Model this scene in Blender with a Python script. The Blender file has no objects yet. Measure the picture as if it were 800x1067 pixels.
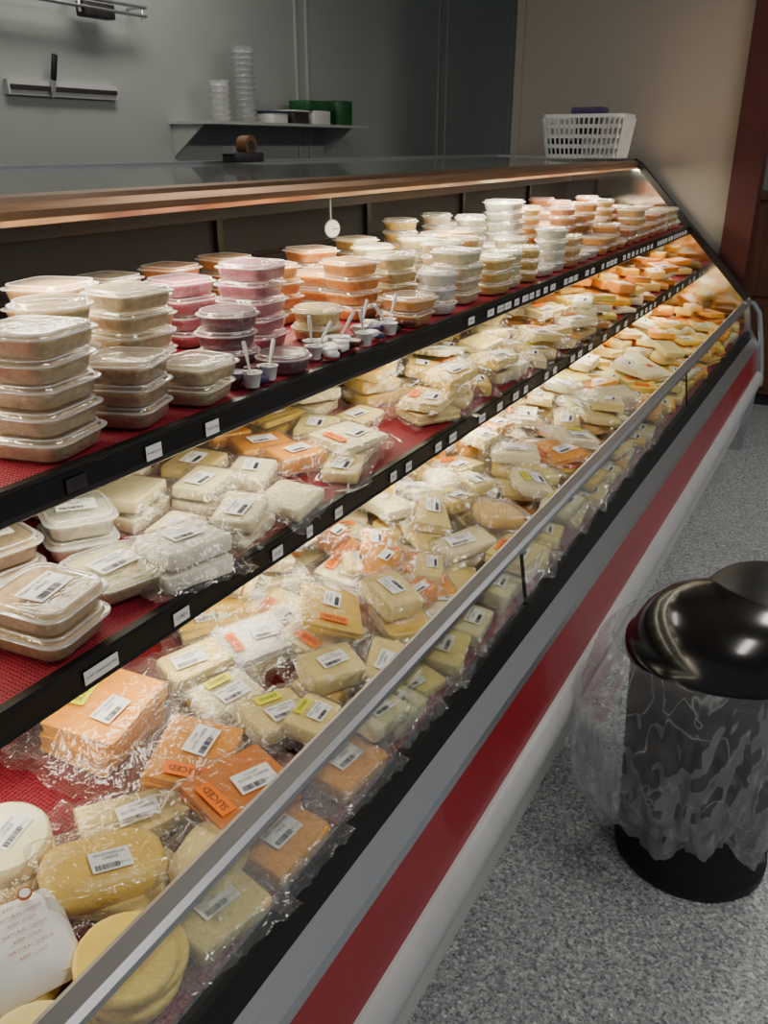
import bpy, math, random
from mathutils import Matrix, Vector, noise
random.seed(7)
R = random.random
def U(a,b): return a+(b-a)*R()
scene = bpy.context.scene
COL = scene.collection

def lin(r,g,b,a=1.0):
    f=lambda c:(c/255/12.92) if c/255<=0.04045 else ((c/255+0.055)/1.055)**2.4
    return (f(r),f(g),f(b),a)

# ------------------------------------------------------------------ materials
def newmat(n):
    m=bpy.data.materials.new(n); m.use_nodes=True
    nt=m.node_tree; return m,nt,nt.nodes,nt.links,nt.nodes['Principled BSDF']
def simple(n,c,rough=.5,metal=0,noise_amt=0.0,nscale=20,bump=0,bscale=60,coat=0,stretch=None):
    m,nt,N,L,P=newmat(n)
    P.inputs['Base Color'].default_value=c; P.inputs['Roughness'].default_value=rough
    P.inputs['Metallic'].default_value=metal; P.inputs['Coat Weight'].default_value=coat
    tc=N.new('ShaderNodeTexCoord'); mp=N.new('ShaderNodeMapping'); L.new(tc.outputs['Object'],mp.inputs[0])
    if stretch: mp.inputs['Scale'].default_value=stretch
    if noise_amt>0:
        t=N.new('ShaderNodeTexNoise'); t.inputs['Scale'].default_value=nscale; t.inputs['Detail'].default_value=5
        L.new(mp.outputs[0],t.inputs['Vector'])
        mr=N.new('ShaderNodeMapRange'); mr.inputs['To Min'].default_value=1-noise_amt; mr.inputs['To Max'].default_value=1+noise_amt
        mr.inputs['From Min'].default_value=.3; mr.inputs['From Max'].default_value=.7
        L.new(t.outputs['Fac'],mr.inputs[0])
        vm=N.new('ShaderNodeVectorMath'); vm.operation='SCALE'; vm.inputs[0].default_value=c[:3]; L.new(mr.outputs[0],vm.inputs['Scale'])
        L.new(vm.outputs[0],P.inputs['Base Color'])
    if bump>0:
        t=N.new('ShaderNodeTexNoise'); t.inputs['Scale'].default_value=bscale; t.inputs['Detail'].default_value=4
        L.new(mp.outputs[0],t.inputs['Vector'])
        b=N.new('ShaderNodeBump'); b.inputs['Strength'].default_value=bump; b.inputs['Distance'].default_value=.003
        L.new(t.outputs['Fac'],b.inputs['Height']); L.new(b.outputs[0],P.inputs['Normal'])
    return m

def cheese_mat(n,lumpy=False):
    m,nt,N,L,P=newmat(n)
    oi=N.new('ShaderNodeObjectInfo'); tc=N.new('ShaderNodeTexCoord')
    t=N.new('ShaderNodeTexNoise'); t.inputs['Scale'].default_value=70 if lumpy else 25; t.inputs['Detail'].default_value=6
    L.new(tc.outputs['Object'],t.inputs['Vector'])
    mr=N.new('ShaderNodeMapRange'); mr.inputs['From Min'].default_value=.3; mr.inputs['From Max'].default_value=.7
    mr.inputs['To Min'].default_value=.72 if lumpy else .88; mr.inputs['To Max'].default_value=1.12 if lumpy else 1.06
    L.new(t.outputs['Fac'],mr.inputs[0])
    vm=N.new('ShaderNodeVectorMath'); vm.operation='SCALE'; L.new(oi.outputs['Color'],vm.inputs[0]); L.new(mr.outputs[0],vm.inputs['Scale'])
    L.new(vm.outputs[0],P.inputs['Base Color']); P.inputs['Roughness'].default_value=.42
    P.inputs['Coat Weight'].default_value=.6; P.inputs['Coat Roughness'].default_value=.12
    v=N.new('ShaderNodeTexNoise'); v.inputs['Scale'].default_value=50; v.inputs['Detail'].default_value=3; v.inputs['Distortion'].default_value=3
    L.new(tc.outputs['Object'],v.inputs['Vector'])
    b=N.new('ShaderNodeBump'); b.inputs['Strength'].default_value=.8; b.inputs['Distance'].default_value=.005
    L.new(v.outputs['Fac'],b.inputs['Height']); L.new(b.outputs[0],P.inputs['Coat Normal'])
    if lumpy: L.new(b.outputs[0],P.inputs['Normal'])
    return m

def clear_mat(n,base=.05,gain=.6,diff=.05,rough=.12,bump=.6,bscale=45,dist=.004,tint=(1,1,1,1),stretch=(1,1,1),dcol=(.9,.9,.9,1),distort=2.5,streak_highlight=0,smax=.05,detail=3):
    m=bpy.data.materials.new(n); m.use_nodes=True; nt=m.node_tree; N=nt.nodes; L=nt.links
    for x in list(N):
        if x.type!='OUTPUT_MATERIAL': N.remove(x)
    out=[x for x in N if x.type=='OUTPUT_MATERIAL'][0]
    tr=N.new('ShaderNodeBsdfTransparent'); tr.inputs[0].default_value=tint
    gl=N.new('ShaderNodeBsdfGlossy'); gl.inputs['Roughness'].default_value=rough; gl.inputs['Color'].default_value=(1,1,1,1)
    df=N.new('ShaderNodeBsdfDiffuse'); df.inputs['Color'].default_value=dcol
    lw=N.new('ShaderNodeLayerWeight'); lw.inputs['Blend'].default_value=.35
    mul=N.new('ShaderNodeMath'); mul.operation='MULTIPLY_ADD'; mul.inputs[1].default_value=gain; mul.inputs[2].default_value=base; mul.use_clamp=True
    L.new(lw.outputs['Fresnel'],mul.inputs[0])
    m1=N.new('ShaderNodeMixShader'); L.new(mul.outputs[0],m1.inputs[0]); L.new(tr.outputs[0],m1.inputs[1]); L.new(gl.outputs[0],m1.inputs[2])
    m2=N.new('ShaderNodeMixShader'); m2.inputs[0].default_value=diff; L.new(m1.outputs[0],m2.inputs[1]); L.new(df.outputs[0],m2.inputs[2])
    L.new(m2.outputs[0],out.inputs['Surface'])
    tc=N.new('ShaderNodeTexCoord'); mp=N.new('ShaderNodeMapping'); mp.inputs['Scale'].default_value=stretch; L.new(tc.outputs['Object'],mp.inputs[0])
    if bump>0 or streak_highlight>0:
        t=N.new('ShaderNodeTexNoise'); t.inputs['Scale'].default_value=bscale; t.inputs['Detail'].default_value=detail; t.inputs['Distortion'].default_value=distort
        L.new(mp.outputs[0],t.inputs['Vector'])
        b=N.new('ShaderNodeBump'); b.inputs['Strength'].default_value=bump; b.inputs['Distance'].default_value=dist
        L.new(t.outputs['Fac'],b.inputs['Height'])
        for s in (gl,df): L.new(b.outputs[0],s.inputs['Normal'])
        if streak_highlight>0:  # crease highlights painted in as whitish diffuse lines along the noise
            sb=N.new('ShaderNodeMath'); sb.operation='SUBTRACT'; sb.inputs[1].default_value=.5; L.new(t.outputs['Fac'],sb.inputs[0])
            ab=N.new('ShaderNodeMath'); ab.operation='ABSOLUTE'; L.new(sb.outputs[0],ab.inputs[0])
            mr=N.new('ShaderNodeMapRange'); mr.inputs['From Min'].default_value=0; mr.inputs['From Max'].default_value=smax
            mr.inputs['To Min'].default_value=streak_highlight; mr.inputs['To Max'].default_value=diff
            L.new(ab.outputs[0],mr.inputs[0]); L.new(mr.outputs[0],m2.inputs[0])
    return m

M_cheese=cheese_mat('cheese'); M_spread=cheese_mat('cheese_spread',True)
M_film=clear_mat('vacuum_film',base=.045,gain=.6,diff=.03,rough=.10,bump=1,bscale=34,dist=.006,streak_highlight=.13,smax=.025,distort=1.8,detail=2)
M_tub=clear_mat('clear_tub_plastic',base=.06,gain=.6,diff=.07,rough=.1,bump=.35,bscale=30)
M_rim=clear_mat('clear_tub_rim',base=.15,gain=.6,diff=.28,rough=.12,bump=.3,bscale=40)
M_glass=clear_mat('case_glass',base=.035,gain=.28,diff=.012,rough=.03,bump=0,tint=(.86,.90,.87,1))
M_bag=clear_mat('bag_plastic',base=.015,gain=.22,diff=.075,rough=.3,bump=.35,bscale=10,dist=.02,stretch=(1.5,1.5,.8),dcol=(.72,.75,.78,1),distort=.5,streak_highlight=.30,smax=.022,detail=2)
M_label=simple('label_paper',lin(240,240,238),.5)
M_ink=simple('label_ink',lin(40,40,62),.6)
M_orange=simple('sticker_orange',lin(255,128,0),.5)
M_yellow=simple('sticker_yellow',lin(228,228,20),.5)
M_alu=simple('brushed_aluminium',lin(192,194,198),.33,.9,.06,30,stretch=(30,.6,30))
M_steel=simple('canopy_bronze_steel',lin(156,124,98),.32,.85,.18,8,stretch=(20,.7,20))
M_black=simple('black_shelf_metal',lin(22,18,18),.35,.2,.2,30)
M_rubber=simple('black_gasket',lin(14,14,14),.55)
M_redpanel=simple('red_front_panel',lin(150,16,32),.35,0,.06,4,coat=.3)
M_white=simple('white_enamel',lin(200,200,198),.4,0,.04,6)
M_mirror=simple('polished_end_panel',lin(205,205,205),.10,1.0,.03,4)
M_bumper=simple('grey_vinyl_bumper',lin(176,177,178),.4,0,.05,10)
M_back=simple('case_interior_dark',lin(10,7,6),.7,0,.35,5)
M_canopytop=simple('smoked_glass_top',lin(100,106,102),.15,0,.1,5,coat=.5)
M_wall=simple('wall_paint_greygreen',lin(164,170,165),.6,0,.05,1.2,bump=.05)
M_wallw=simple('wall_paint_warm',lin(160,152,141),.65,0,.05,1.2,bump=.05)
M_seam=simple('wall_seam_trim',lin(182,186,181),.5)
M_trimred=simple('dark_red_trim',lin(68,14,12),.45,0,.1,8)
M_wood=simple('brown_wood',lin(95,58,38),.5,0,.25,6,stretch=(6,6,.8))
M_ceil=simple('ceiling_paint',lin(190,190,186),.8)
M_plasticblack=simple('glossy_black_plastic',lin(9,9,10),.2,0,0,coat=.2)
M_mattblack=simple('matte_black_plastic',lin(10,10,11),.5)
M_wplastic=simple('white_plastic',lin(215,214,210),.4)
M_green=simple('green_packaging',lin(30,90,45),.5,0,.3,20)
M_purple=simple('purple_packaging',lin(60,45,90),.5)
M_dark=simple('dark_goods',lin(45,40,42),.5,0,.3,30)
M_brown=simple('brown_tape',lin(120,82,50),.4)
M_brownprint=simple('brown_print',lin(175,85,50),.6)
M_tube=bpy.data.materials.new('fluorescent_tube'); M_tube.use_nodes=True
M_tube.node_tree.nodes['Principled BSDF'].inputs['Emission Color'].default_value=(1,.86,.66,1)
M_tube.node_tree.nodes['Principled BSDF'].inputs['Emission Strength'].default_value=4

M_mat,nt,N,L,P=newmat('red_perforated_mat')
tc=N.new('ShaderNodeTexCoord'); sp=N.new('ShaderNodeSeparateXYZ'); L.new(tc.outputs['Object'],sp.inputs[0])
outs=[]
for ax in ('X','Y'):
    a=N.new('ShaderNodeMath'); a.operation='MULTIPLY'; a.inputs[1].default_value=2*math.pi/.006; L.new(sp.outputs[ax],a.inputs[0])
    s=N.new('ShaderNodeMath'); s.operation='SINE'; L.new(a.outputs[0],s.inputs[0]); outs.append(s)
mx=N.new('ShaderNodeMath'); mx.operation='MAXIMUM'; L.new(outs[0].outputs[0],mx.inputs[0]); L.new(outs[1].outputs[0],mx.inputs[1])
cr=N.new('ShaderNodeValToRGB'); cr.color_ramp.elements[0].position=.1; cr.color_ramp.elements[0].color=lin(92,6,20); cr.color_ramp.elements[1].position=.7; cr.color_ramp.elements[1].color=lin(146,20,44)
L.new(mx.outputs[0],cr.inputs[0]); L.new(cr.outputs[0],P.inputs['Base Color']); P.inputs['Roughness'].default_value=.55
b=N.new('ShaderNodeBump'); b.inputs['Strength'].default_value=.35; b.inputs['Distance'].default_value=.002; L.new(mx.outputs[0],b.inputs['Height']); L.new(b.outputs[0],P.inputs['Normal'])

M_floor,nt,N,L,P=newmat('speckled_epoxy_floor')
tc=N.new('ShaderNodeTexCoord')
def vor(scale):
    v1=N.new('ShaderNodeTexVoronoi'); v1.inputs['Scale'].default_value=scale; L.new(tc.outputs['Object'],v1.inputs['Vector'])
    cr=N.new('ShaderNodeValToRGB'); cr.color_ramp.interpolation='CONSTANT'
    e=cr.color_ramp.elements; e[0].position=0; e[0].color=lin(80,88,96); e[1].position=.14; e[1].color=lin(146,151,154)
    for p,c in ((.4,(174,178,178)),(.62,(124,134,143)),(.76,(190,193,190)),(.92,(222,222,216))):
        k=e.new(p); k.color=lin(*c)
    sx=N.new('ShaderNodeSeparateColor'); L.new(v1.outputs['Color'],sx.inputs[0]); L.new(sx.outputs[0],cr.inputs[0]); return cr
c1=vor(160); c2=vor(300); mxn=N.new('ShaderNodeMix'); mxn.data_type='RGBA'; mxn.inputs[0].default_value=.42
L.new(c1.outputs[0],mxn.inputs[6]); L.new(c2.outputs[0],mxn.inputs[7])
nz=N.new('ShaderNodeTexNoise'); nz.inputs['Scale'].default_value=80; nz.inputs['Detail'].default_value=4; L.new(tc.outputs['Object'],nz.inputs['Vector'])
mr=N.new('ShaderNodeMapRange'); mr.inputs['From Min'].default_value=.3; mr.inputs['From Max'].default_value=.7; mr.inputs['To Min'].default_value=.66; mr.inputs['To Max'].default_value=1.15; L.new(nz.outputs[0],mr.inputs[0])
vm=N.new('ShaderNodeVectorMath'); vm.operation='SCALE'; L.new(mxn.outputs[2],vm.inputs[0]); L.new(mr.outputs[0],vm.inputs['Scale'])
L.new(vm.outputs[0],P.inputs['Base Color']); P.inputs['Roughness'].default_value=.42

# ------------------------------------------------------------------ mesh helper
class MB:
    def __init__(s): s.v=[]; s.f=[]; s.m=[]; s.sm=[]; s.mats=[]
    def mi(s,m):
        if m not in s.mats: s.mats.append(m)
        return s.mats.index(m)
    def add(s,V,F,mat,M=None,smooth=False):
        o=len(s.v); i=s.mi(mat)
        for p in V:
            p=Vector(p)
            s.v.append(M@p if M is not None else p)
        for f in F: s.f.append([o+k for k in f]); s.m.append(i); s.sm.append(smooth)
        return s
    def box(s,x0,x1,y0,y1,z0,z1,mat,M=None):
        V=[(x,y,z) for z in (z0,z1) for y in (y0,y1) for x in (x0,x1)]
        return s.add(V,[(0,2,3,1),(4,5,7,6),(0,1,5,4),(2,6,7,3),(0,4,6,2),(1,3,7,5)],mat,M)
    def loft(s,loops,mat,M=None,smooth=True,cap0=True,cap1=True):
        n=len(loops[0]); V=[p for l in loops for p in l]; F=[]
        for k in range(len(loops)-1):
            for i in range(n):
                j=(i+1)%n; F.append((k*n+i,k*n+j,(k+1)*n+j,(k+1)*n+i))
        s.add(V,F,mat,M,smooth)
        if cap0: s.add(loops[0],[tuple(range(n))[::-1]],mat,M,False)
        if cap1: s.add(loops[-1],[tuple(range(n))],mat,M,False)
        return s
    def prism(s,poly,y0,y1,mat,smooth=False):
        n=len(poly); V=[(p[0],y0,p[1]) for p in poly]+[(p[0],y1,p[1]) for p in poly]
        s.add(V,[(i,(i+1)%n,n+(i+1)%n,n+i) for i in range(n)],mat,None,smooth)
        s.add(V,[tuple(range(n)),tuple(range(n,2*n))[::-1]],mat); return s
    def cyl(s,r0,r1,z0,z1,mat,M=None,n=24,cap=True):
        l=lambda r,z:[(r*math.cos(2*math.pi*i/n),r*math.sin(2*math.pi*i/n),z) for i in range(n)]
        return s.loft([l(r0,z0),l(r1,z1)],mat,M,True,cap,cap)
    def mesh(s,name):
        me=bpy.data.meshes.new(name); me.from_pydata([tuple(p) for p in s.v],[],s.f)
        for m in s.mats: me.materials.append(m)
        me.polygons.foreach_set('material_index',s.m); me.polygons.foreach_set('use_smooth',s.sm); me.update(); return me
def ob(name,me,parent=None,M=None,color=None):
    o=bpy.data.objects.new(name,me); COL.objects.link(o)
    if parent: o.parent=parent
    if M is not None: o.matrix_basis=M
    if color: o.color=color
    return o
def empty(name,loc=(0,0,0)):
    o=bpy.data.objects.new(name,None); o.empty_display_size=.1; COL.objects.link(o); o.location=loc; return o
def T(x,y,z): return Matrix.Translation((x,y,z))
def Rz(a): return Matrix.Rotation(a,4,'Z')
def Ry(a): return Matrix.Rotation(a,4,'Y')
def Rx(a): return Matrix.Rotation(a,4,'X')
def S(x,y,z): return Matrix.Diagonal((x,y,z,1))
def rrect(w,d,r,z,n=4):
    P=[]
    for cx,cy,a0 in ((w/2-r,d/2-r,0),(-w/2+r,d/2-r,90),(-w/2+r,-d/2+r,180),(w/2-r,-d/2+r,270)):
        for k in range(n+1):
            a=math.radians(a0+90*k/n); P.append((cx+r*math.cos(a),cy+r*math.sin(a),z))
    return P
def rblock(mb,w,d,h,r,mat,M=None,z0=0,n=3,e=.004):
    e=min(e,h*.35)
    mb.loft([rrect(w-2*e,d-2*e,r,z0,n),rrect(w-.6*e,d-.6*e,r,z0+.3*e,n),rrect(w,d,r,z0+e,n),rrect(w,d,r,z0+h-e,n),rrect(w-.6*e,d-.6*e,r,z0+h-.3*e,n),rrect(w-2*e,d-2*e,r,z0+h,n)],mat,M)
def tube(mb,pts,r,mat,n=8):
    loops=[]
    for i,p in enumerate(pts):
        p=Vector(p); a=Vector(pts[max(0,i-1)]); c=Vector(pts[min(len(pts)-1,i+1)]); t=(c-a).normalized()
        u=t.cross(Vector((0,0,1)))
        if u.length<.05: u=t.cross(Vector((1,0,0)))
        u.normalize(); w=t.cross(u)
        rr=r[i] if isinstance(r,(list,tuple)) else r
        loops.append([tuple(p+rr*(math.cos(2*math.pi*k/n)*u+math.sin(2*math.pi*k/n)*w)) for k in range(n)])
    mb.loft(loops,mat)
_tc={}
def text_geo(s,size):
    k=(s,size)
    if k in _tc: return _tc[k]
    cu=bpy.data.curves.new('t','FONT'); cu.body=s; cu.size=size; cu.align_x='CENTER'; cu.align_y='CENTER'; cu.resolution_u=1
    o=bpy.data.objects.new('t',cu); COL.objects.link(o); bpy.context.view_layer.update()
    me=bpy.data.meshes.new_from_object(o.evaluated_get(bpy.context.evaluated_depsgraph_get()))
    V=[tuple(v.co) for v in me.vertices]; F=[tuple(p.vertices) for p in me.polygons]
    bpy.data.objects.remove(o); bpy.data.meshes.remove(me); bpy.data.curves.remove(cu)
    _tc[k]=(V,F); return V,F
def plaque(mb,w,h,mat,M):
    mb.box(-w/2,w/2,-h/2,h/2,0,.0006,mat,M)
def label(mb,M,lines=('MILD CHEDDAR','CHEESE'),w=.06,h=.036):
    plaque(mb,w,h,M_label,M)
    y=h/2-.007
    for s in lines:
        V,F=text_geo(s,.0072); mb.add(V,F,M_ink,M@T(0,y,.0012)); y-=.0075
    x=-w/2+.005
    rr=random.Random(len(lines[0]))
    while x<w/2-.02:
        ww=rr.choice((.0006,.001,.0016)); mb.box(x,x+ww,-h/2+.003,-h/2+.012,.0006,.0011,M_ink,M); x+=ww+rr.choice((.0008,.0014))
    V,F=text_geo('NET 0.51',.005); mb.add(V,F,M_ink,M@T(w/2-.012,-h/2+.008,.0012))
def sticker(mb,M,txt='SLICED',mat=None,w=.046,h=.018):
    plaque(mb,w,h,mat or M_orange,M); V,F=text_geo(txt,.0118); mb.add(V,F,M_ink,M@T(0,0,.0012))

# ------------------------------------------------------------------ packages
def pkg(name,w,d,h,style='block',lab=None,stick=None,film=True,seed=0,mw=.034,md=.024,sv=None):
    rn=random.Random(seed); mb=MB()
    if style=='slices':
        n=max(3,int(h/.0045)); t=h/n
        for i in range(n):
            rblock(mb,w-.002,d-.002,t*.97,.003,M_cheese,T(rn.uniform(-.002,.002),rn.uniform(-.002,.002),i*t)@Rz(rn.uniform(-.02,.02)),n=1,e=.0006)
    elif style=='round':
        mb.loft([rrect(w*s,w*s,w*s*.499,z,6) for s,z in ((.94,0),(.99,.003),(1,h*.3),(1,h*.75),(.98,h*.93),(.92,h))],M_cheese)
    elif style=='wedge':
        lp=lambda k,z:[(-w/2*k,-d/2*k,z),(w/2*k,-d*.28*k,z),(w/2*k,d*.28*k,z),(-w/2*k,d/2*k,z)]
        mb.loft([lp(.97,0),lp(1,.002),lp(1,h-.002),lp(.97,h)],M_cheese,smooth=False)
    elif style=='ball':
        mb.loft([rrect(w*s,d*s,min(w,d)*s*.38,h*z,6) for s,z in ((.72,0),(.88,.08),(.97,.25),(1,.5),(.96,.75),(.86,.9),(.68,.98),(.4,1.0))],M_cheese)
    elif style=='sticks':
        n=5
        for i in range(n):
            rblock(mb,w,d/n*.9,h,.002,M_cheese,T(rn.uniform(-.004,.004),-d/2+(i+.5)*d/n,0)@Rz(rn.uniform(-.03,.03)),n=1,e=.002)
    else:
        rblock(mb,w,d,h,.007,M_cheese,n=2,e=.004)
    if film:
        NX,NY=22,18; W=w+2*mw; D=d+2*md; V=[]
        off=Vector((seed*3.1,seed*1.7,0))
        for j in range(NY+1):
            for i in range(NX+1):
                x=-W/2+W*i/NX; y=-D/2+D*j/NY
                dx=max(0,abs(x)-w/2-.002); dy=max(0,abs(y)-d/2-.002); r=math.hypot(dx,dy)
                nz=noise.noise(Vector((x*55,y*55,0))+off); n2=noise.noise(Vector((x*22,y*22,3))+off)
                if r<=0.0: z=h+.0012+abs(nz)*.0012
                else:
                    k=min(1,r/.022); z=(h+.0015)*(1-k*k*(3-2*k))+(.004+h*.25)*k*k*(3-2*k)+nz*.010*k+n2*.012*k
                    x+=n2*.012*k; y+=nz*.009*k; z=max(z,.001)
                V.append((x,y,z))
        F=[(j*(NX+1)+i,j*(NX+1)+i+1,(j+1)*(NX+1)+i+1,(j+1)*(NX+1)+i) for j in range(NY) for i in range(NX)]
        mb.add(V,F,M_film,None,True)
    top=h+(.0035 if film else .0006)
    if sv is None: sv=rn.random()<.5
    if lab:
        lw=min(.055,w*.5); ox=.16*w if (stick and sv) else rn.uniform(-.1,.1)*w
        label(mb,T(ox,-.14*d if (stick and not sv) else rn.uniform(-.1,.05)*d,top)@Rz(rn.uniform(-.15,.15))@S(lw/.06,lw/.06,1),lab)
    if stick:
        k=1.2 if w>.124 else 1.0
        if sv: sticker(mb,T(-.32*w,0,top+.001)@Rz(1.57+rn.uniform(-.2,.2))@S(k,k,1),stick[0],stick[1])
        else: sticker(mb,T(rn.uniform(-.1,.12)*w,d*.30,top+.001)@Rz(rn.uniform(-.15,.2))@S(k,k,1),stick[0],stick[1])
    me=mb.mesh(name); me['h']=h+(.004 if film else .001); return me
names=[('MILD CHEDDAR','CHEESE'),('BABY SWISS','CHEESE'),('COLBY','SLICED CHEESE'),('WHITE','AMERICAN'),('MOZZARELLA','CHEESE'),('PROVOLONE','SLICED'),('FARMERS','CHEESE')]
OR=('SLICED',M_orange); YE=('SHARP',M_yellow)
def variants(film,tag):
    L_=[]
    spec=[(.115,.085,.028,'block',0,None),(.125,.095,.024,'slices',1,OR),(.10,.075,.036,'block',2,None),(.135,.105,.018,'slices',3,OR),
          (.11,.07,.022,'block',4,None),(.09,.065,.03,'block',5,None),(.13,.09,.014,'sticks',6,None),(.10,.10,.02,'slices',None,OR),(.105,.08,.03,'block',0,YE),(.11,.09,.025,'block',None,None),
          (.14,.09,.026,'wedge',2,None),(.11,.085,.042,'ball',None,None)]
    for i,(w,d,h,s,l,st) in enumerate(spec):
        L_.append(pkg(f'cheese_package_{tag}_{i}',w,d,h,s,names[l] if l is not None else None,st,film,i+11))
    return L_
VF=variants(True,'film'); VT=variants(False,'tight')
P_big=pkg('cheese_package_large',.15,.12,.03,'slices',names[0],('SLICED',M_yellow),True,51,.05,.035,False)
P_bigw=pkg('cheese_package_large_white',.15,.115,.018,'slices',names[3],OR,True,52,.055,.04,True)
P_bigb=pkg('cheese_package_large_bag',.17,.10,.045,'ball',names[4],None,True,57,.05,.03)
P_slo=pkg('cheese_package_orange_sliced',.125,.10,.026,'slices',names[2],OR,True,58,.034,.024,True)
P_round=pkg('cheese_round',.12,.12,.032,'round',names[4],None,False,53)
P_roundp=pkg('cheese_round_plain',.12,.12,.014,'round',None,None,False,54)
P_small=pkg('cheese_small',.075,.055,.035,'block',names[5],None,True,55,.022,.016)
P_smallo=pkg('cheese_small_sticker',.075,.055,.035,'block',None,('NEW',M_orange),True,56,.022,.016)

cream=lin(250,229,146); ivory=lin(250,238,190); white=lin(247,244,226); yellow=lin(250,214,88); orange=lin(252,174,0); deep=lin(236,142,0)
tan=lin(206,176,122); brown=lin(180,108,22); salmon=lin(242,152,52); pink=lin(206,108,132); mauve=lin(120,50,74); peach=lin(247,200,100)
def jit(c,a=.06):
    k=1+U(-a,a); return (min(1,c[0]*k),min(1,c[1]*k*(1+U(-a,a)*.3)),min(1,c[2]*k*(1+U(-a,a)*.8)),1)

MH0=.931
def deck_h(x): return .65-(x+.51)*.145
def mid_h(x): return MH0-(x+.80)*.077
def put(me,x,y,z,yaw=90,slope=0,tx=0,ty=0,col=cream,parent=None,sc=1):
    M=T(x,y,z)@Ry(slope)@Rx(math.radians(tx))@Ry(math.radians(ty))@Rz(math.radians(yaw))@S(sc,sc,1)
    return ob('cheese_package',me,parent,M,jit(col,.04))
SD=math.atan(.145); SM=math.atan(.077)

# ---- bottom deck pile
deckp=empty('cheese_package_pile')
def dk(me,x,y,lift=0,yaw=90,tx=0,ty=0,col=cream,sc=1): return put(me,x,y,deck_h(x)+.004+lift,yaw,SD,tx,ty,col,deckp,sc)
dk(P_big,-.90,.75,.005,97,0,0,orange); dk(P_big,-.895,.755,.037,102,2,0,orange,1.02)
dk(P_slo,-.745,.765,.0,105,0,0,orange,1.1); dk(P_slo,-.735,.76,.028,112,-2,3,orange,1.1)
dk(VF[1],-.635,.745,.0,78,0,0,deep,1.1); dk(P_slo,-.64,.745,.030,76,0,3,deep,1.1)
dk(VF[0],-.565,.905,.0,85,0,0,orange); dk(VF[0],-.56,.73,0,88,0,0,orange); dk(VF[0],-.565,.595,0,80,0,0,cream); dk(VF[2],-.565,1.06,0,85,0,0,ivory)
dk(VF[2],-.87,.93,.0,80,0,0,cream);dk(VF[4],-.865,.925,.04,70,5,0,cream)
dk(VF[8],-.785,.90,.02,75,3,0,ivory); dk(VF[8],-.695,.905,.025,70,-3,2,cream); dk(VF[8],-.64,.93,.03,95,0,0,cream,.8)
dk(VF[5],-.56,1.0,.035,80,0,0,ivory)
dk(P_bigw,-.84,1.05,.03,70,3,5,white,.85); dk(VF[9],-.84,1.05,0,80,0,0,cream)
dk(P_bigw,-.755,1.17,.065,125,-8,8,yellow,.95); dk(VF[0],-.76,1.15,.0,90); dk(VF[3],-.75,1.14,.03,80,0,0,ivory)
dk(VF[2],-.68,1.05,.035,60,4,0,cream); dk(VF[0],-.69,1.05,.0,90,0,0,yellow)
dk(VF[4],-.61,1.12,.045,110,0,5,cream); dk(VF[0],-.61,1.13,.0,95,0,0,ivory)
dk(VF[6],-.95,1.08,.02,60,4,0,yellow,1.2); dk(VF[6],-.99,1.16,.0,70,0,0,cream)
dk(P_round,-.815,.50,.0,60,0,0,cream,.95); dk(P_round,-.815,.50,.034,100,3,0,ivory,.95)
dk(P_bigb,-.70,.545,.02,60,-4,6,yellow,.9); dk(VF[9],-.69,.56,0,30,0,0,cream,1.1); dk(VF[10],-.735,.64,.01,60,5,0,cream)
dk(VF[11],-.61,.64,.01,100,0,0,cream)
for i in range(4): dk(P_roundp,-.585+U(-.01,.01),.475+U(-.01,.01),.002+i*.0155,0,0,0,yellow,.95)
for i in range(4): dk(P_roundp,-.58,.345+U(-.01,.01),.002+i*.0155,0,0,0,cream,.95)
dk(VF[0],-.80,.30,0,90,0,0,cream); dk(VF[0],-.70,.27,0,90,0,0,cream)
mb=MB(); W_,D_=.15,.12; V=[]; NX,NY=20,16
for j in range(NY+1):
    for i in range(NX+1):
        u=i/NX*2-1; v=j/NY*2-1; e=max(0,1-abs(u)**3)*max(0,1-abs(v)**3)
        nzz=noise.noise(Vector((u*3,v*3,1)))
        V.append((u*W_/2*(1+.03*nzz),v*D_/2*(1+.04*nzz),.006+.034*e**.5+.004*nzz*e))
mb.add(V,[(j*(NX+1)+i,j*(NX+1)+i+1,(j+1)*(NX+1)+i+1,(j+1)*(NX+1)+i) for j in range(NY) for i in range(NX)],M_label,None,True)
mb.loft([rrect(W_*.96,D_*.96,.01,0,3),rrect(W_*.9,D_*.9,.01,.02,3)],M_label)
for i in range(7):
    for q in range(2):
        V,F=text_geo('NATURAL CHEESE' if i%2 else 'KEEP COLD',.0058); mb.add(V,F,M_brownprint,T(-.030+q*.058,.030-i*.0105,.0435))
for q in range(3): mb.cyl(.008,.008,.0402,.0428,M_brownprint,T(-.04+.04*q,.042,0)); mb.cyl(.006,.006,.0403,.0432,M_label,T(-.04+.04*q,.042,0))
pm=mb.mesh('printed_cheese_bag'); put(pm,-.70,.40,deck_h(-.70)+.037,65,SD,6,2,white,deckp); put(P_round,-.70,.40,deck_h(-.70)+.004,0,SD,0,0,cream,deckp)
for k in range(14):
    dk(P_smallo if k%3==1 else P_small,-.66-.045*(k//2)+U(-.01,.01),1.36+.07*(k%2)+U(-.02,.02)+(k//2)*.015,.03*(k%3==0)+.005,U(50,130),U(-12,12),U(-10,10),[deep,orange,brown,cream,orange][k%5])
def deck_col(y):
    t=R()
    if y<1.75: return random.choice([cream,ivory,yellow,cream,ivory,ivory])
    if y<2.9: return random.choice([cream,yellow,ivory,cream,ivory,peach]) if t>.1 else orange
    if y<3.7: return random.choice([cream,yellow,ivory,orange,cream,ivory])
    return random.choice([peach,ivory,salmon,cream,yellow,orange])
y=1.17
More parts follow.
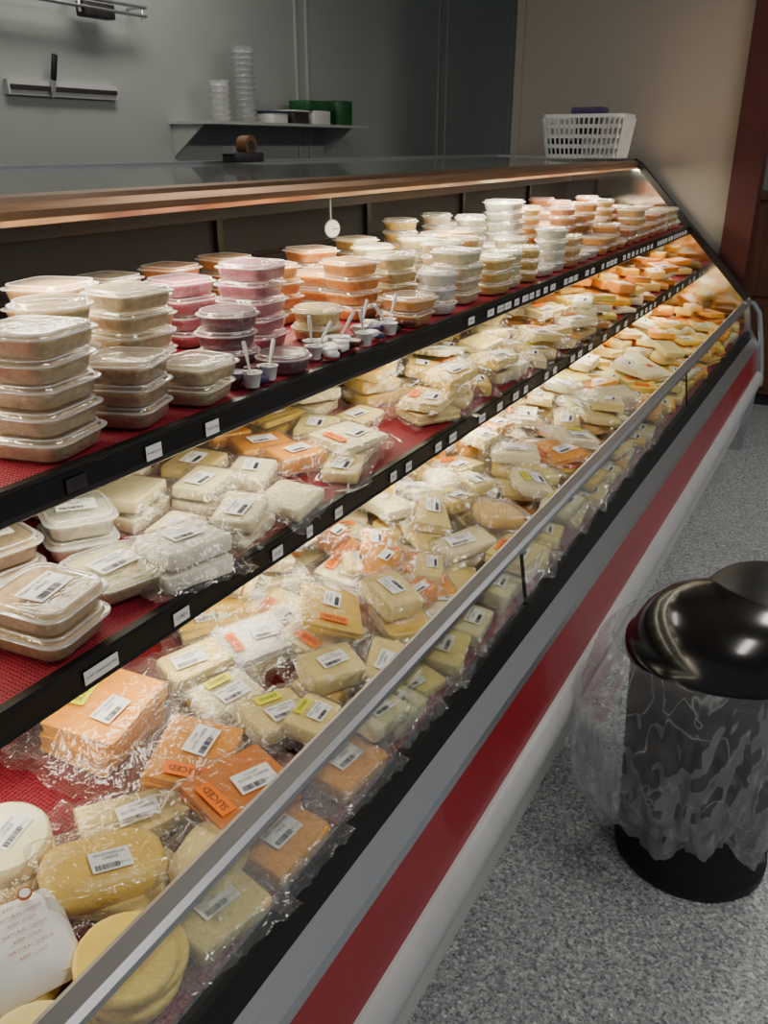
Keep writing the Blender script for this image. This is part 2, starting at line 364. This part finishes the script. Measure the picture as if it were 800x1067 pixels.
while y<4.80:
    for xi,x in enumerate((-.572,-.67,-.77,-.87,-.97,-1.08)):
        if y<1.34 and xi>=1 and xi<4 and R()<.4: continue
        if 1.34<y<1.55 and 1<=xi<=4: n0=1
        else: n0=random.choice((1,2,2,3,3)) if xi else 2
        z=0; V_=VF if y<3.0 else VT
        for k in range(n0):
            me=random.choice(V_[:3]+V_[4:6]+V_[8:9]) if xi==0 else random.choice(V_)
            if xi==0 and k==n0-1 and n0>1 and R()<.5: break
            if z+me['h']>(.075 if xi==0 else .115): break
            t=9 if k else 2
            dk(me,x+U(-.022,.022)*(xi>0),y+U(-.03,.03),z+(.009 if k else 0),U(75,105) if xi==0 else U(20,160),U(-t,t) if xi else U(-3,3)*(k>0),U(-t,t) if k and xi else 0,deck_col(y),1 if xi==0 else U(.95,1.15))
            z+=me['h']+(.008 if k else .002)
    y+=.118
for yy in (1.0,.86): dk(VF[0],-1.06,yy,0,90,0,0,cream)

# ---- middle shelf
midp=empty('cheese_package_pile')
def md(me,x,y,lift=0,yaw=90,tx=0,ty=0,col=cream,sc=1): return put(me,x,y,mid_h(x)+.004+lift,yaw,SM,tx,ty,col,midp,sc)
for x,yy,c,v,n in ((-.845,.905,white,0,2),(-1.18,1.11,ivory,2,2),(-.985,1.12,ivory,4,2),(-.86,1.065,ivory,4,2),(-.855,1.20,ivory,9,1),(-.97,1.24,ivory,2,1),(-1.09,1.22,cream,0,1),
    (-1.15,1.39,orange,5,1),(-1.05,1.385,orange,0,1),(-.955,1.37,orange,2,1),(-1.13,1.53,yellow,6,2),(-1.02,1.55,cream,0,1),(-.91,1.50,ivory,3,2),(-.86,1.40,cream,4,1),
    (-.93,.98,ivory,5,1),(-1.05,1.0,ivory,9,2),(-1.22,1.27,brown,0,2),(-1.12,1.68,ivory,0,2),(-1.05,1.85,yellow,0,4),(-.88,1.83,cream,1,2),(-.99,1.69,cream,4,1)):
    z=0
    for k in range(n):
        md(VF[v],x,yy,z,90+U(-30,30),U(-3,3)*(k>0),U(-3,3)*(k>0),c,1.05); z+=VF[v]['h']+.002
y=1.98
while y<4.80:
    for xi,x in enumerate((-.87,-.98,-1.09,-1.20,-1.31)):
        z=0; V_=VF if y<3.0 else VT
        if R()<.12: continue
        for k in range(random.choice((1,1,2,3,3))):
            me=random.choice(V_)
            if z+me['h']>.10: break
            if y<2.8: c=random.choice([cream,yellow,cream,ivory,ivory])
            elif y<3.6: c=random.choice([cream,orange,yellow,ivory,brown])
            else: c=random.choice([orange,deep,salmon,peach,yellow,ivory])
            t=7*(k>0)
            md(me,x+U(-.015,.015),y+U(-.03,.03),z+(.007 if k else 0),U(40,140),U(-t,t),U(-t,t),c,1.02); z+=me['h']+.007
    y+=.125
for yy in (.45,.6,.75,.9): md(VF[0],-1.28,yy,0,90,0,0,ivory)

# ------------------------------------------------------------------ clear tubs
def tubgeo(mb,M,labelled=False,round_=False,full=.8,lines=('ONION','CHEESE')):
    W=.13; H=.037; r=.028 if not round_ else W*.49
    c=lambda s,z:rrect(W*s,W*s,r*s,z,5)
    mb.loft([c(.80,.0015),c(.84,.004),c(.90,H*full*.7),c(.915,H*full-.003),c(.86,H*full),c(.5,H*full+.001)],M_spread,M)
    mb.loft([c(.81,0),c(.86,.003),c(.93,H*.66),c(.95,H*.72)],M_tub,M,cap0=False,cap1=False)
    mb.loft([c(.95,H*.72),c(1.02,H*.73),c(1.03,H*.79),c(1.0,H*.81),c(.93,H*.82)],M_rim,M,cap0=False,cap1=False)
    mb.loft([c(.93,H*.82),c(.90,H*.97),c(.87,H)],M_tub,M,cap0=False,cap1=True)
    mb.loft([c(.905,H*.955),c(.90,H*1.0),c(.87,H*1.015),c(.84,H*.995)],M_rim,M,cap0=False,cap1=False)
    if labelled: label(mb,M@T(0,0,H*1.03)@Rz(U(-.2,.2))@S(1.2,1.2,1),lines)
def stackmesh(n,lab=False,rd=False,lines=('ONION','CHEESE')):
    mb=MB()
    for i in range(n):
        tubgeo(mb,T(U(-.005,.005),U(-.005,.005),i*.0385)@Rz(U(-.15,.15)),lab and i==n-1,rd,U(.62,.85),lines)
    return mb.mesh(f'tub_stack_{n}')
ST={n:[stackmesh(n),stackmesh(n,False,True)] for n in range(1,7)}
SH=1.164
far=empty('deli_tub_stacks')
def st(x,y,n,c,sc=1.0,rd=0,yaw=None,z=SH):
    return ob('deli_tub_stack',ST[n][rd],far,T(x,y,z)@Rz(math.radians(U(-20,20) if yaw is None else yaw))@S(sc,sc,.89),jit(c,.05))
for a in ((-.955,.775,5,lin(218,190,136),1.02,0,10),(-.945,.925,3,lin(198,156,104),.86,0,15),(-.94,1.07,2,lin(232,210,156),.86,0,5),
          (-1.09,.93,5,lin(226,196,138),.95,1),(-1.08,1.08,5,lin(230,206,146),.92,0),(-1.13,.76,5,lin(224,196,138),1.0,1),(-1.24,1.06,5,lin(214,166,98),1,0),(-1.29,.86,5,lin(224,196,138),1,0),(-1.20,1.22,4,lin(226,204,150),.9,0),
          (-1.10,1.45,5,pink,.92,0),(-1.05,1.30,3,mauve,.9,1),(-.925,1.305,1,mauve,.8,1),(-1.24,1.40,4,pink,.9,0),
          (-1.31,2.0,4,orange,.95,0),(-1.09,1.83,4,orange,.9,0),(-1.03,1.58,2,cream,.85,1),(-1.22,1.68,4,orange,.95,0),
          (-1.06,1.98,4,cream,.85,0),(-.935,1.82,2,orange,.85,0),(-.96,2.16,4,ivory,.9,0),(-.94,1.99,3,white,.8,1),(-1.2,3.1,6,white,1.0,0),(-.945,2.34,3,yellow,.9,0),
          (-1.20,1.85,3,orange,.85,0)):
    st(*a)
for xi,x in enumerate((-.95,-1.08,-1.21,-1.345)):
    y=(2.48,2.32,2.14,2.16)[xi]
    while y<4.80:
        if not (abs(x+1.2)<.13 and abs(y-3.1)<.13) and not(xi==3 and R()<.35):
            n=random.choice((1,2,3,3,4)) if xi==0 else random.choice((2,3,4,4,5)) if xi<3 else random.choice((3,4,5))
            if y<2.75: c=random.choice([peach,yellow,ivory,yellow])
            elif y<3.3: c=random.choice([white,ivory,peach,white])
            elif y<4.0: c=random.choice([orange,deep,peach,salmon,orange])
            else: c=random.choice([salmon,pink,ivory,peach,orange,salmon])
            if y>4.2 and n>3: n=3
            st(x,y,n,c,U(.8,.92),random.choice((0,1)))
        y+=.135
for yy,c in ((1.2,tan),(1.36,tan),(1.55,deep),(1.75,orange)): st(-1.40,yy,4,c,.9,0)
def mst(x,y,n,c,lines,sc=1,yaw=80):
    mb=MB()
    for i in range(n): tubgeo(mb,T(0,0,i*.0385),i==n-1,False,.8,lines)
    ob('deli_tub_stack',mb.mesh('shelf_tub'),midp,T(x,y,mid_h(x)+.006)@Ry(SM)@Rz(math.radians(yaw))@S(sc,sc,1),c)
mst(-.875,.665,2,lin(214,180,122),('PEANUT BUTTER','SPREAD'),.98,100); mst(-.905,.815,1,ivory,('CHEESE CURDS','WHITE'),.98,75)
mst(-1.06,.72,2,tan,('APPLE BUTTER','SPREAD')); mst(-1.03,.865,2,white,('GOAT CHEESE','PLAIN'),.85,60); mst(-.985,.55,2,salmon,('HONEY BUTTER','SPREAD'))
mst(-1.2,.80,2,white,('GOAT CHEESE','HERB'),.9,95); mst(-1.18,.95,2,ivory,('FETA','CRUMBLED'),.9,70)
mb=MB()
for i in range(90):
    a=U(0,6.28); r=.045*math.sqrt(R()); rblock(mb,.020,.007,.007,.002,M_spread,T(-.905+r*math.cos(a),.815+r*math.sin(a),mid_h(-.905)+.027+U(0,.004))@Rz(U(0,3))@Rx(U(-.4,.4)),n=1,e=.002)
ob('cheese_curds',mb.mesh('curds'),midp,None,ivory)

# sample cups, spoons and jam portions
mb=MB()
for (x,y) in ((-.90,1.17),(-.905,1.225),(-.92,1.40),(-.952,1.44),(-.93,1.50),(-.90,1.56),(-.945,1.62),(-.905,1.68),(-.93,1.72)):
    M=T(x,y,SH+.002)
    n=20; l=lambda r,z:[(r*math.cos(2*math.pi*i/n),r*math.sin(2*math.pi*i/n),z) for i in range(n)]
    mb.loft([l(.013,0),l(.018,.024),l(.0195,.025),l(.017,.024),l(.0145,.010),l(.004,.010)],M_wplastic,M,cap0=True,cap1=True)
    d=Vector((U(-.8,1.2),U(-1.2,1.2),1.2)).normalized()
    p=Vector((x,y,SH+.014)); tube(mb,[p,p+d*.03,p+d*.055,p+d*.07],[.0018,.0022,.004,.0035],M_wplastic,6)
for i in range(44):
    x=U(-.958,-.89); y=random.choice((U(1.37,1.74),U(1.37,1.74),U(1.14,1.23))); rblock(mb,.034,.026,.012,.004,random.choice((M_purple,M_dark,M_wplastic,M_trimred)),T(x,y,SH+.001+U(0,.014))@Rz(U(0,3))@Rx(U(-.15,.15)),n=2,e=.003)
ob('sample_cup_group',mb.mesh('sample_cups'))

# ------------------------------------------------------------------ display case
case=empty('refrigerated_display_case'); Y0,Y1=-.9,4.9
def part(n,mb): return ob(n,mb.mesh(n),case)
m=MB(); m.prism([(-1.20,1.446),(-1.20,1.474),(-2.0,1.494),(-2.0,1.446)],Y0,Y1,M_canopytop); m.box(-2.0,-1.21,Y0,Y1,1.442,1.446,M_back); part('canopy_top',m)
m=MB(); m.prism([(-1.182,1.432),(-1.174,1.434),(-1.167,1.443),(-1.165,1.456),(-1.169,1.468),(-1.18,1.476),(-1.21,1.479),(-1.21,1.446),(-1.182,1.446)],Y0,Y1,M_steel); part('canopy_nose',m)
m=MB(); m.box(-1.98,-1.955,Y0,Y1,1.49,1.502,M_alu); part('canopy_back_trim',m)
m=MB(); m.prism([(-1.55,.36),(-1.55,1.44),(-1.98,1.44),(-1.98,0),(-1.6,0)],Y0,Y1,M_back)
for k in range(7):
    yy=Y0+.4+k*.8; m.box(-1.55,-1.535,yy-.012,yy+.012,.75,1.43,M_black)
m.box(-1.55,-1.52,Y0,Y1,1.37,1.43,M_black); m.box(-1.55,-1.54,Y0,Y1,1.26,1.27,M_black); part('back_panel',m)
m=MB()
for x,z in ((-1.198,1.4365),(-.94,1.130),(-.875,.889)):
    tube(m,[(x,Y0+.05,z),(x,Y1-.05,z)],.005,M_tube,10)
part('fluorescent_tubes',m)
def shelf(name,xf,hf,xb,hb):
    m=MB(); m.prism([(xf-.012,hf-.004),(xb,hb-.004),(xb,hb-.018),(xf-.012,hf-.018)],Y0,Y1,M_black)
    m.prism([(xf-.014,hf),(xb,hb),(xb,hb-.004),(xf-.014,hf-.004)],Y0+.002,Y1-.002,M_mat)
    m.prism([(xf,hf+.004),(xf-.014,hf+.004),(xf-.014,hf-.044),(xf-.003,hf-.044),(xf+.002,hf-.040),(xf-.001,hf-.034),(xf-.001,hf-.004),(xf+.002,hf-.001)],Y0,Y1,M_black)
    y=Y0+.3
    while y<Y1:
        m.prism([(xf-.05,hf-.018),(xb,hb-.018),(xb,hb-.07)],y-.004,y+.004,M_black); y+=1.2
    part(name,m)
shelf('shelf_top',-.87,1.160,-1.53,1.164); shelf('shelf_middle',-.80,MH0,-1.5,MH0+.054)
m=MB(); xb=-1.545
m.prism([(-.51,.65),(xb,deck_h(xb)),(xb,deck_h(xb)-.02),(-.51,.63)],Y0,Y1,M_mat); part('deck',m)
m=MB(); m.prism([(-.515,.628),(xb,deck_h(xb)-.02),(-1.55,.12),(-.47,.12),(-.45,.36),(-.46,.56)],Y0,Y1,M_white); part('tank_body',m)
m=MB(); m.box(-1.55,-.56,Y0,Y1,0,.12,M_rubber); part('toe_kick',m)
m=MB(); m.prism([(-.522,.652),(-.500,.652),(-.484,.612),(-.505,.600)],Y0,Y1,M_rubber); part('glass_gasket',m)
m=MB(); m.prism([(-.50,.612),(-.484,.613),(-.452,.582),(-.446,.570),(-.47,.565)],Y0,Y1,M_alu); part('ledge_trim',m)
m=MB(); m.prism([(-.46,.572),(-.449,.574),(-.428,.44),(-.45,.44)],Y0,Y1,M_redpanel); part('red_panel',m)
m=MB(); bp=[(-.455,.442)]+[(-.432+.036*math.cos(a),.398+.044*math.sin(a)) for a in [math.radians(90-k*18) for k in range(11)]]+[(-.455,.354)]
m.prism(bp,Y0,Y1,M_bumper,True); part('bumper',m)
m=MB(); m.prism([(-.550,.797),(-.547,.806),(-.540,.810),(-.520,.806),(-.513,.800),(-.512,.792),(-.518,.788),(-.545,.790)],Y0,Y1,M_alu); part('glass_top_rail',m)
m=MB(); m.add([(-.531,Y0,.79),(-.531,Y1,.79),(-.510,Y1,.65),(-.510,Y0,.65)],[(0,1,2,3)],M_glass); part('front_glass',m)
m=MB()
for yy in (.1,1.56,3.3):
    m.prism([(-.534,.79),(-.529,.79),(-.507,.65),(-.513,.65)],yy-.004,yy+.004,M_rubber); m.box(-.54,-.52,yy-.02,yy+.02,.775,.79,M_alu)
part('glass_joints',m)
ep=[(-1.98,0),(-1.98,1.47),(-1.21,1.455),(-1.17,1.44),(-.545,.80),(-.515,.64),(-.46,.56),(-.44,.36),(-.47,.0)]
eo=[(-2.0,0),(-2.0,1.50),(-1.19,1.485),(-1.155,1.465),(-.525,.825),(-.495,.66),(-.44,.575),(-.415,.36),(-.44,.0)]
for nm,ya,yb in (('end_panel_far',Y1,Y1+.03),('end_panel_near',Y0-.03,Y0)):
    m=MB(); m.prism(ep,ya,yb,M_mirror)
    n=len(ep)
    for i in range(n-1):
        a,b2=ep[i],ep[i+1]; c,d=eo[i],eo[i+1]
        m.prism([a,b2,d,c],ya-.004,yb+.01,M_rubber if i in(2,3) else M_alu)
    part(nm,m)
m=MB(); tube(m,[(-.53,Y1-.1,.80),(-.53,Y1,.80),(-.505,Y1+.035,.79),(-.47,Y1+.05,.74),(-.44,Y1+.05,.6),(-.415,Y1+.05,.45),(-.41,Y1+.05,.36)],.015,M_alu,12)
tube(m,[(-.43,Y1-.02,.398),(-.43,Y1+.03,.398),(-.46,Y1+.06,.398),(-.55,Y1+.065,.398)],.04,M_bumper,12); part('end_corner_bar',m)
m=MB()
def tag(x,y,h,txt,w=.034,hh=.022,mat=M_label):
    M=T(x,y,h)@Matrix(((0,0,1,0),(1,0,0,0),(0,1,0,0),(0,0,0,1)))
    plaque(m,w,hh,mat,M); V,F=text_geo(txt,.0075)
    if V:
        ww=max(v[0] for v in V)-min(v[0] for v in V); k=min(1,w*.9/ww); m.add(V,F,M_ink,M@T(0,0,.0012)@S(k,k*1.2,1))
tx=['DUTCH LOAF','MILD','SWISS CAKE','COLBY','CHEDDAR','GOUDA','BRICK','FARMERS','HONEY','GARLIC','MUENSTER','SHARP']
tag(-.868,.74,1.138,'ONION',.034,.02,M_dark); tag(-.868,.887,1.138,'SMOKED BACON',.032); tag(-.868,1.02,1.138,'SWISS CAKE',.032)
y=2.05
while y<4.85: tag(-.868,y,1.138,random.choice(tx),U(.03,.05),.018); y+=random.choice((.055,.07,.07,.13))
th=MH0-.022
for y,w,t in ((.676,.06,'HONEY CINNAMON BUTTER'),(.835,.034,'CURDS'),(1.08,.03,'GOAT'),(1.18,.018,'FETA'),(1.28,.026,'COLBY'),(1.50,.026,'MILD'),(1.57,.026,'SHARP')): tag(-.798,y,th,t,w,.02)
y=1.72
while y<4.85: tag(-.798,y,th,random.choice(tx),U(.028,.045),.02); y+=random.choice((.08,.12,.18))
part('price_tags',m)
m=MB(); Mt=T(-1.41,2.25,1.325)@Rz(-.5)@Ry(math.radians(90)); m.cyl(.026,.026,0,.012,M_alu,Mt); m.cyl(.023,.023,.012,.0135,M_label,Mt); m.box(-.001,.001,0,.018,.0136,.015,M_ink,Mt)
m.box(-1.413,-1.407,2.247,2.253,1.345,1.442,M_alu); part('dial_thermometer',m)

# ------------------------------------------------------------------ room
m=MB(); m.box(-3.2,3.4,-1.5,8.6,-.05,0,M_floor); ob('floor',m.mesh('floor'))
m=MB(); m.box(-3.2,3.4,-1.5,8.6,2.9,2.95,M_ceil); ob('ceiling',m.mesh('ceiling'))
m=MB(); m.box(-2.9,-2.8,-1.5,8.5,0,2.9,M_wall)
for yy in (4.17,4.27,5.87,6.0,7.2): m.box(-2.8,-2.79,yy-.006,yy+.006,0,2.9,M_seam)
ob('wall_left',m.mesh('wall_left'))
m=MB(); m.box(-2.8,-.71,7.6,7.7,0,2.9,M_wall); ob('wall_end',m.mesh('wall_end'))
m=MB(); m.box(-1.88,-.715,5.02,5.14,0,2.9,M_wallw); ob('wall_partition',m.mesh('wall_partition'))
m=MB(); m.box(-1.92,-1.88,5.0,5.16,0,2.9,M_wallw); ob('trim_1',m.mesh('trim_1'))
m=MB(); m.box(-.715,-.575,4.985,5.17,0,2.9,M_trimred); m.box(-.725,-.565,4.975,5.18,0,.1,M_trimred); ob('trim_2',m.mesh('trim_2'))
m=MB(); m.box(-.7,3.4,8.4,8.5,0,2.9,M_wallw); ob('wall_far',m.mesh('wall_far'))
m=MB(); m.box(-.72,-.1,5.9,6.4,.08,1.25,M_wood); m.box(-.70,-.12,5.93,6.38,0,.08,M_dark); m.box(-.73,-.09,5.88,6.42,1.25,1.28,M_wood)
for k in range(2):
    for q in range(2): m.box(-.69+k*.3,-.43+k*.3,5.885,5.9,.12+q*.57,.64+q*.57,M_wood)
ob('wooden_cabinet',m.mesh('wooden_cabinet'))

# wall shelf with supplies
m=MB(); m.box(-2.8,-2.56,3.17,4.50,1.633,1.645,M_seam)
for yy in (3.19,4.42): m.prism([(-2.8,1.633),(-2.62,1.633),(-2.8,1.50)],yy-.006,yy+.006,M_seam)
ob('wall_shelf',m.mesh('wall_shelf'))
m=MB()
for i in range(13): m.loft([rrect(.105*s,.105*s,.052*s-.0001,z,6) for s,z in ((.78,i*.024),(.98,i*.024+.021),(1.06,i*.024+.022),(1.05,i*.024+.0235))],M_rim,T(-2.68,3.56,1.645))
for i in range(7): m.loft([rrect(.09*s,.09*s,.045*s-.0001,z,6) for s,z in ((.78,i*.024),(1.0,i*.024+.021),(1.06,i*.024+.023))],M_rim,T(-2.68,3.38,1.645))
ob('stacked_plastic_cups',m.mesh('stacked_plastic_cups'))
m=MB(); rblock(m,.12,.14,.045,.02,M_wplastic,T(-2.68,3.76,1.645)); rblock(m,.13,.15,.01,.02,M_purple,T(-2.68,3.76,1.69)); ob('storage_tub',m.mesh('storage_tub'))
m=MB(); rblock(m,.13,.14,.055,.01,M_dark,T(-2.68,3.93,1.645)); rblock(m,.14,.15,.008,.01,M_wplastic,T(-2.68,3.93,1.70)); ob('storage_tub',m.mesh('storage_tub'))
m=MB(); rblock(m,.14,.17,.065,.02,M_wplastic,T(-2.68,4.12,1.645)); ob('food_carton',m.mesh('food_carton'))
m=MB(); rblock(m,.13,.24,.045,.02,M_green,T(-2.68,4.12,1.711)); ob('green_bag',m.mesh('green_bag'))
m=MB(); rblock(m,.14,.15,.12,.03,M_green,T(-2.68,4.36,1.645)); ob('green_bag',m.mesh('green_bag'))
m=MB(); Mt=T(-1.9,2.50,1.497); rblock(m,.06,.16,.03,.01,M_dark,Mt); m.cyl(.032,.032,-.02,.02,M_brown,Mt@T(0,.02,.050)@Ry(math.pi/2)); m.cyl(.018,.018,-.021,.021,M_dark,Mt@T(0,.02,.050)@Ry(math.pi/2))
m.box(-.02,.02,-.08,-.07,.02,.05,M_alu,Mt); ob('tape_dispenser',m.mesh('tape_dispenser'))
kr=empty('magnetic_knife_rack')
m=MB(); m.box(-2.8,-2.78,2.33,2.86,1.715,1.765,M_white); m.box(-2.78,-2.772,2.34,2.85,1.733,1.748,M_dark)
ob('rack_bar',m.mesh('rack_bar'),kr)
m=MB(); Mt=T(-2.768,2.52,1.74)@Rx(math.radians(-14)); rblock(m,.012,.022,.09,.004,M_mattblack,Mt@T(0,0,.03)); m.add([(0,-.01,.03),(0,.012,.03),(0,.012,-.02),(0,0,-.035),(0.001,-.01,-.01)],[(0,1,2,3,4)],M_alu,Mt); ob('paring_knife',m.mesh('paring_knife'),kr)
m=MB()
for z in (2.02,2.05): tube(m,[(-2.72,2.3,z),(-2.72,3.0,z)],.007,M_alu,8)
for yy in (2.32,2.65,2.98): tube(m,[(-2.8,yy,2.05),(-2.72,yy,2.05),(-2.72,yy,2.0)],.006,M_alu,8)
rblock(m,.05,.16,.05,.01,M_dark,T(-2.74,2.75,1.99)); ob('utensil_rail',m.mesh('utensil_rail'))
bk=empty('plastic_basket'); m=MB()
def bl(s,z): return rrect(.40*s,.26*s,.03,z,3)
cx,cy,cz=-1.36,4.60,1.490
for z in (0,.045,.09,.135,.18):
    s=.88+.12*z/.18; a=bl(s,z)
    m.loft([[(p[0],p[1],z) for p in a],[(p[0],p[1],z+.018) for p in a],[(p[0]*.97,p[1]*.97,z+.018) for p in a],[(p[0]*.97,p[1]*.97,z) for p in a]],M_wplastic,T(cx,cy,cz),cap0=False,cap1=False)
for side in (-1,1):
    for k in range(16):
        t=-.17+.34*k/15; tube(m,[(cx+t*.95,cy+side*.114,cz),(cx+t*1.1,cy+side*.13,cz+.18)],.005,M_wplastic,5)
    for k in range(10):
        t=-.10+.2*k/9; tube(m,[(cx+side*.176,cy+t*.95,cz),(cx+side*.2,cy+t*1.1,cz+.18)],.005,M_wplastic,5)
m.box(cx-.17,cx+.17,cy-.11,cy+.11,cz,cz+.004,M_wplastic)
ob('basket_frame',m.mesh('basket_frame'),bk)
m=MB()
for k in range(6): rblock(m,.05,.18,U(.07,.10),.008,random.choice((M_dark,M_wplastic,M_dark)),T(cx-.14+k*.055,cy,cz+.006))
ob('basket_goods',m.mesh('basket_goods'),bk)
m=MB(); rblock(m,.16,.1,.05,.006,M_purple,T(cx,cy,cz+.18)); rblock(m,.1,.1,.09,.006,M_dark,T(cx,cy,cz+.10)); ob('basket_box',m.mesh('basket_box'),bk)

# ------------------------------------------------------------------ trash can
tcn=empty('trash_can',(-.125,1.75,0)); n=48
def cl(r,z,ox=0,oy=0): return [(ox+r*math.cos(2*math.pi*i/n),oy+r*math.sin(2*math.pi*i/n),z) for i in range(n)]
m=MB(); m.loft([cl(.165,0),cl(.172,.006),cl(.172,.03),cl(.167,.036),cl(.19,.525),cl(.198,.53),cl(.198,.54),cl(.185,.54),cl(.16,.05)],M_mattblack); ob('bin_body',m.mesh('bin_body'),tcn)
m=MB(); m.loft([cl(.201,.532),cl(.205,.537),cl(.205,.556),cl(.197,.562),cl(.19,.585),cl(.172,.62),cl(.143,.65),cl(.105,.668),cl(.06,.677),cl(.012,.68)],M_plasticblack,cap0=False); ob('dome_lid',m.mesh('dome_lid'),tcn)
m=MB(); hx,hy=.055,.10; loops=[]
for j in range(9):
    a=math.radians(j*11.25); rr=.15*math.cos(a*.98); z=.565+.150*math.sin(a)
    loops.append([(hx+rr*math.cos(2*math.pi*i/n),hy+rr*math.sin(2*math.pi*i/n),z) for i in range(n)])
m.loft(loops,M_mattblack); ob('lid_hood',m.mesh('lid_hood'),tcn)
m=MB(); loops=[]; n2=200; J=44
for j in range(J):
    t=j/(J-1); z=.575-.43*t
    lp=[]
    for i in range(n2):
        a=2*math.pi*i/n2; ca,sa=math.cos(a),math.sin(a)
        w=max(0,math.cos(a-math.radians(212)))
        prof=math.sin(math.pi*min(1,.05+t*.92))**.7
        base=.210+.025*prof+.080*(w**1.2)*prof
        n1=noise.noise(Vector((ca*3.5,sa*3.5,t*1.8))); n2_=noise.noise(Vector((ca*7+t*1.5,sa*7,t*3))); n3=noise.noise(Vector((ca*16+t*2,sa*16+t*2,t*6+4)))
        crease=(abs(n2_)*-.045+abs(n3)*-.022+n1*.020)
        r=base+(crease+.014)*min(1,.15+t*2.2)-.03*t*(1-w)
        zz=z+noise.noise(Vector((ca*3,sa*3,9)))*.06*t+.015*t*math.sin(a*3)
        r=max(r,.181+.03*max(0,1-t))
        lp.append((max(r*ca,-.265),r*sa,zz))
    loops.append(lp)
m.loft(loops,M_bag,cap0=False,cap1=False); ob('bin_liner_bag',m.mesh('bin_liner_bag'),tcn)

# ------------------------------------------------------------------ lights
def area(name,loc,rot,sx,sy,p,c):
    l=bpy.data.lights.new(name,'AREA'); l.shape='RECTANGLE'; l.size=sx; l.size_y=sy; l.energy=p; l.color=c
    o=bpy.data.objects.new(name,l); COL.objects.link(o); o.location=loc; o.rotation_euler=rot; return o
yc=(Y0+Y1)/2; Ln=Y1-Y0-.1; W=(1,.89,.66)
for nm,loc,rot,p in (('canopy_lamp',(-1.198,yc,1.430),(0,math.radians(-8),0),46),('upper_shelf_lamp',(-.935,yc,1.114),(0,math.radians(8),0),11),('lower_shelf_lamp',(-.87,yc,.878),(0,math.radians(0),0),10.5)):
    o=area(nm,loc,rot,.025,Ln,p,W); o.parent=case
for i,(x,y,p) in enumerate(((.7,1.2,27),(.7,4.2,27),(-2.25,2.6,11))):  # third fixture, behind the counter, is added to brighten back wall and canopy top
    fx=empty('ceiling_light_fixture',(x,y,2.88)); m=MB(); m.box(-.16,.16,-.62,.62,-.04,.02,M_white); m.box(-.14,.14,-.6,.6,-.045,-.04,M_tube)
    ob('fixture_body',m.mesh('fixture_body'),fx)
    o=area('fixture_lamp',(0,0,-.055),(0,0,0),.3,1.2,p,(1,.97,.92)); o.parent=fx
w=bpy.data.worlds.new('w'); scene.world=w; w.use_nodes=True
w.node_tree.nodes['Background'].inputs[0].default_value=(.85,.92,1,1); w.node_tree.nodes['Background'].inputs[1].default_value=.22

# ------------------------------------------------------------------ camera
f=900.; hz=151.; vx=935.
p=math.atan((533.5-hz)/f); hh=f*math.cos(p)+(533.5-hz)*math.sin(p); a=math.atan((vx-400)/hh)
cam=bpy.data.cameras.new('camera'); co=bpy.data.objects.new('camera',cam); COL.objects.link(co)
co.location=(0,0,1.55); co.rotation_euler=(math.pi/2-p,0,a)
cam.sensor_fit='VERTICAL'; cam.sensor_height=24; cam.lens=f/1067*24; cam.clip_start=.02
scene.camera=co
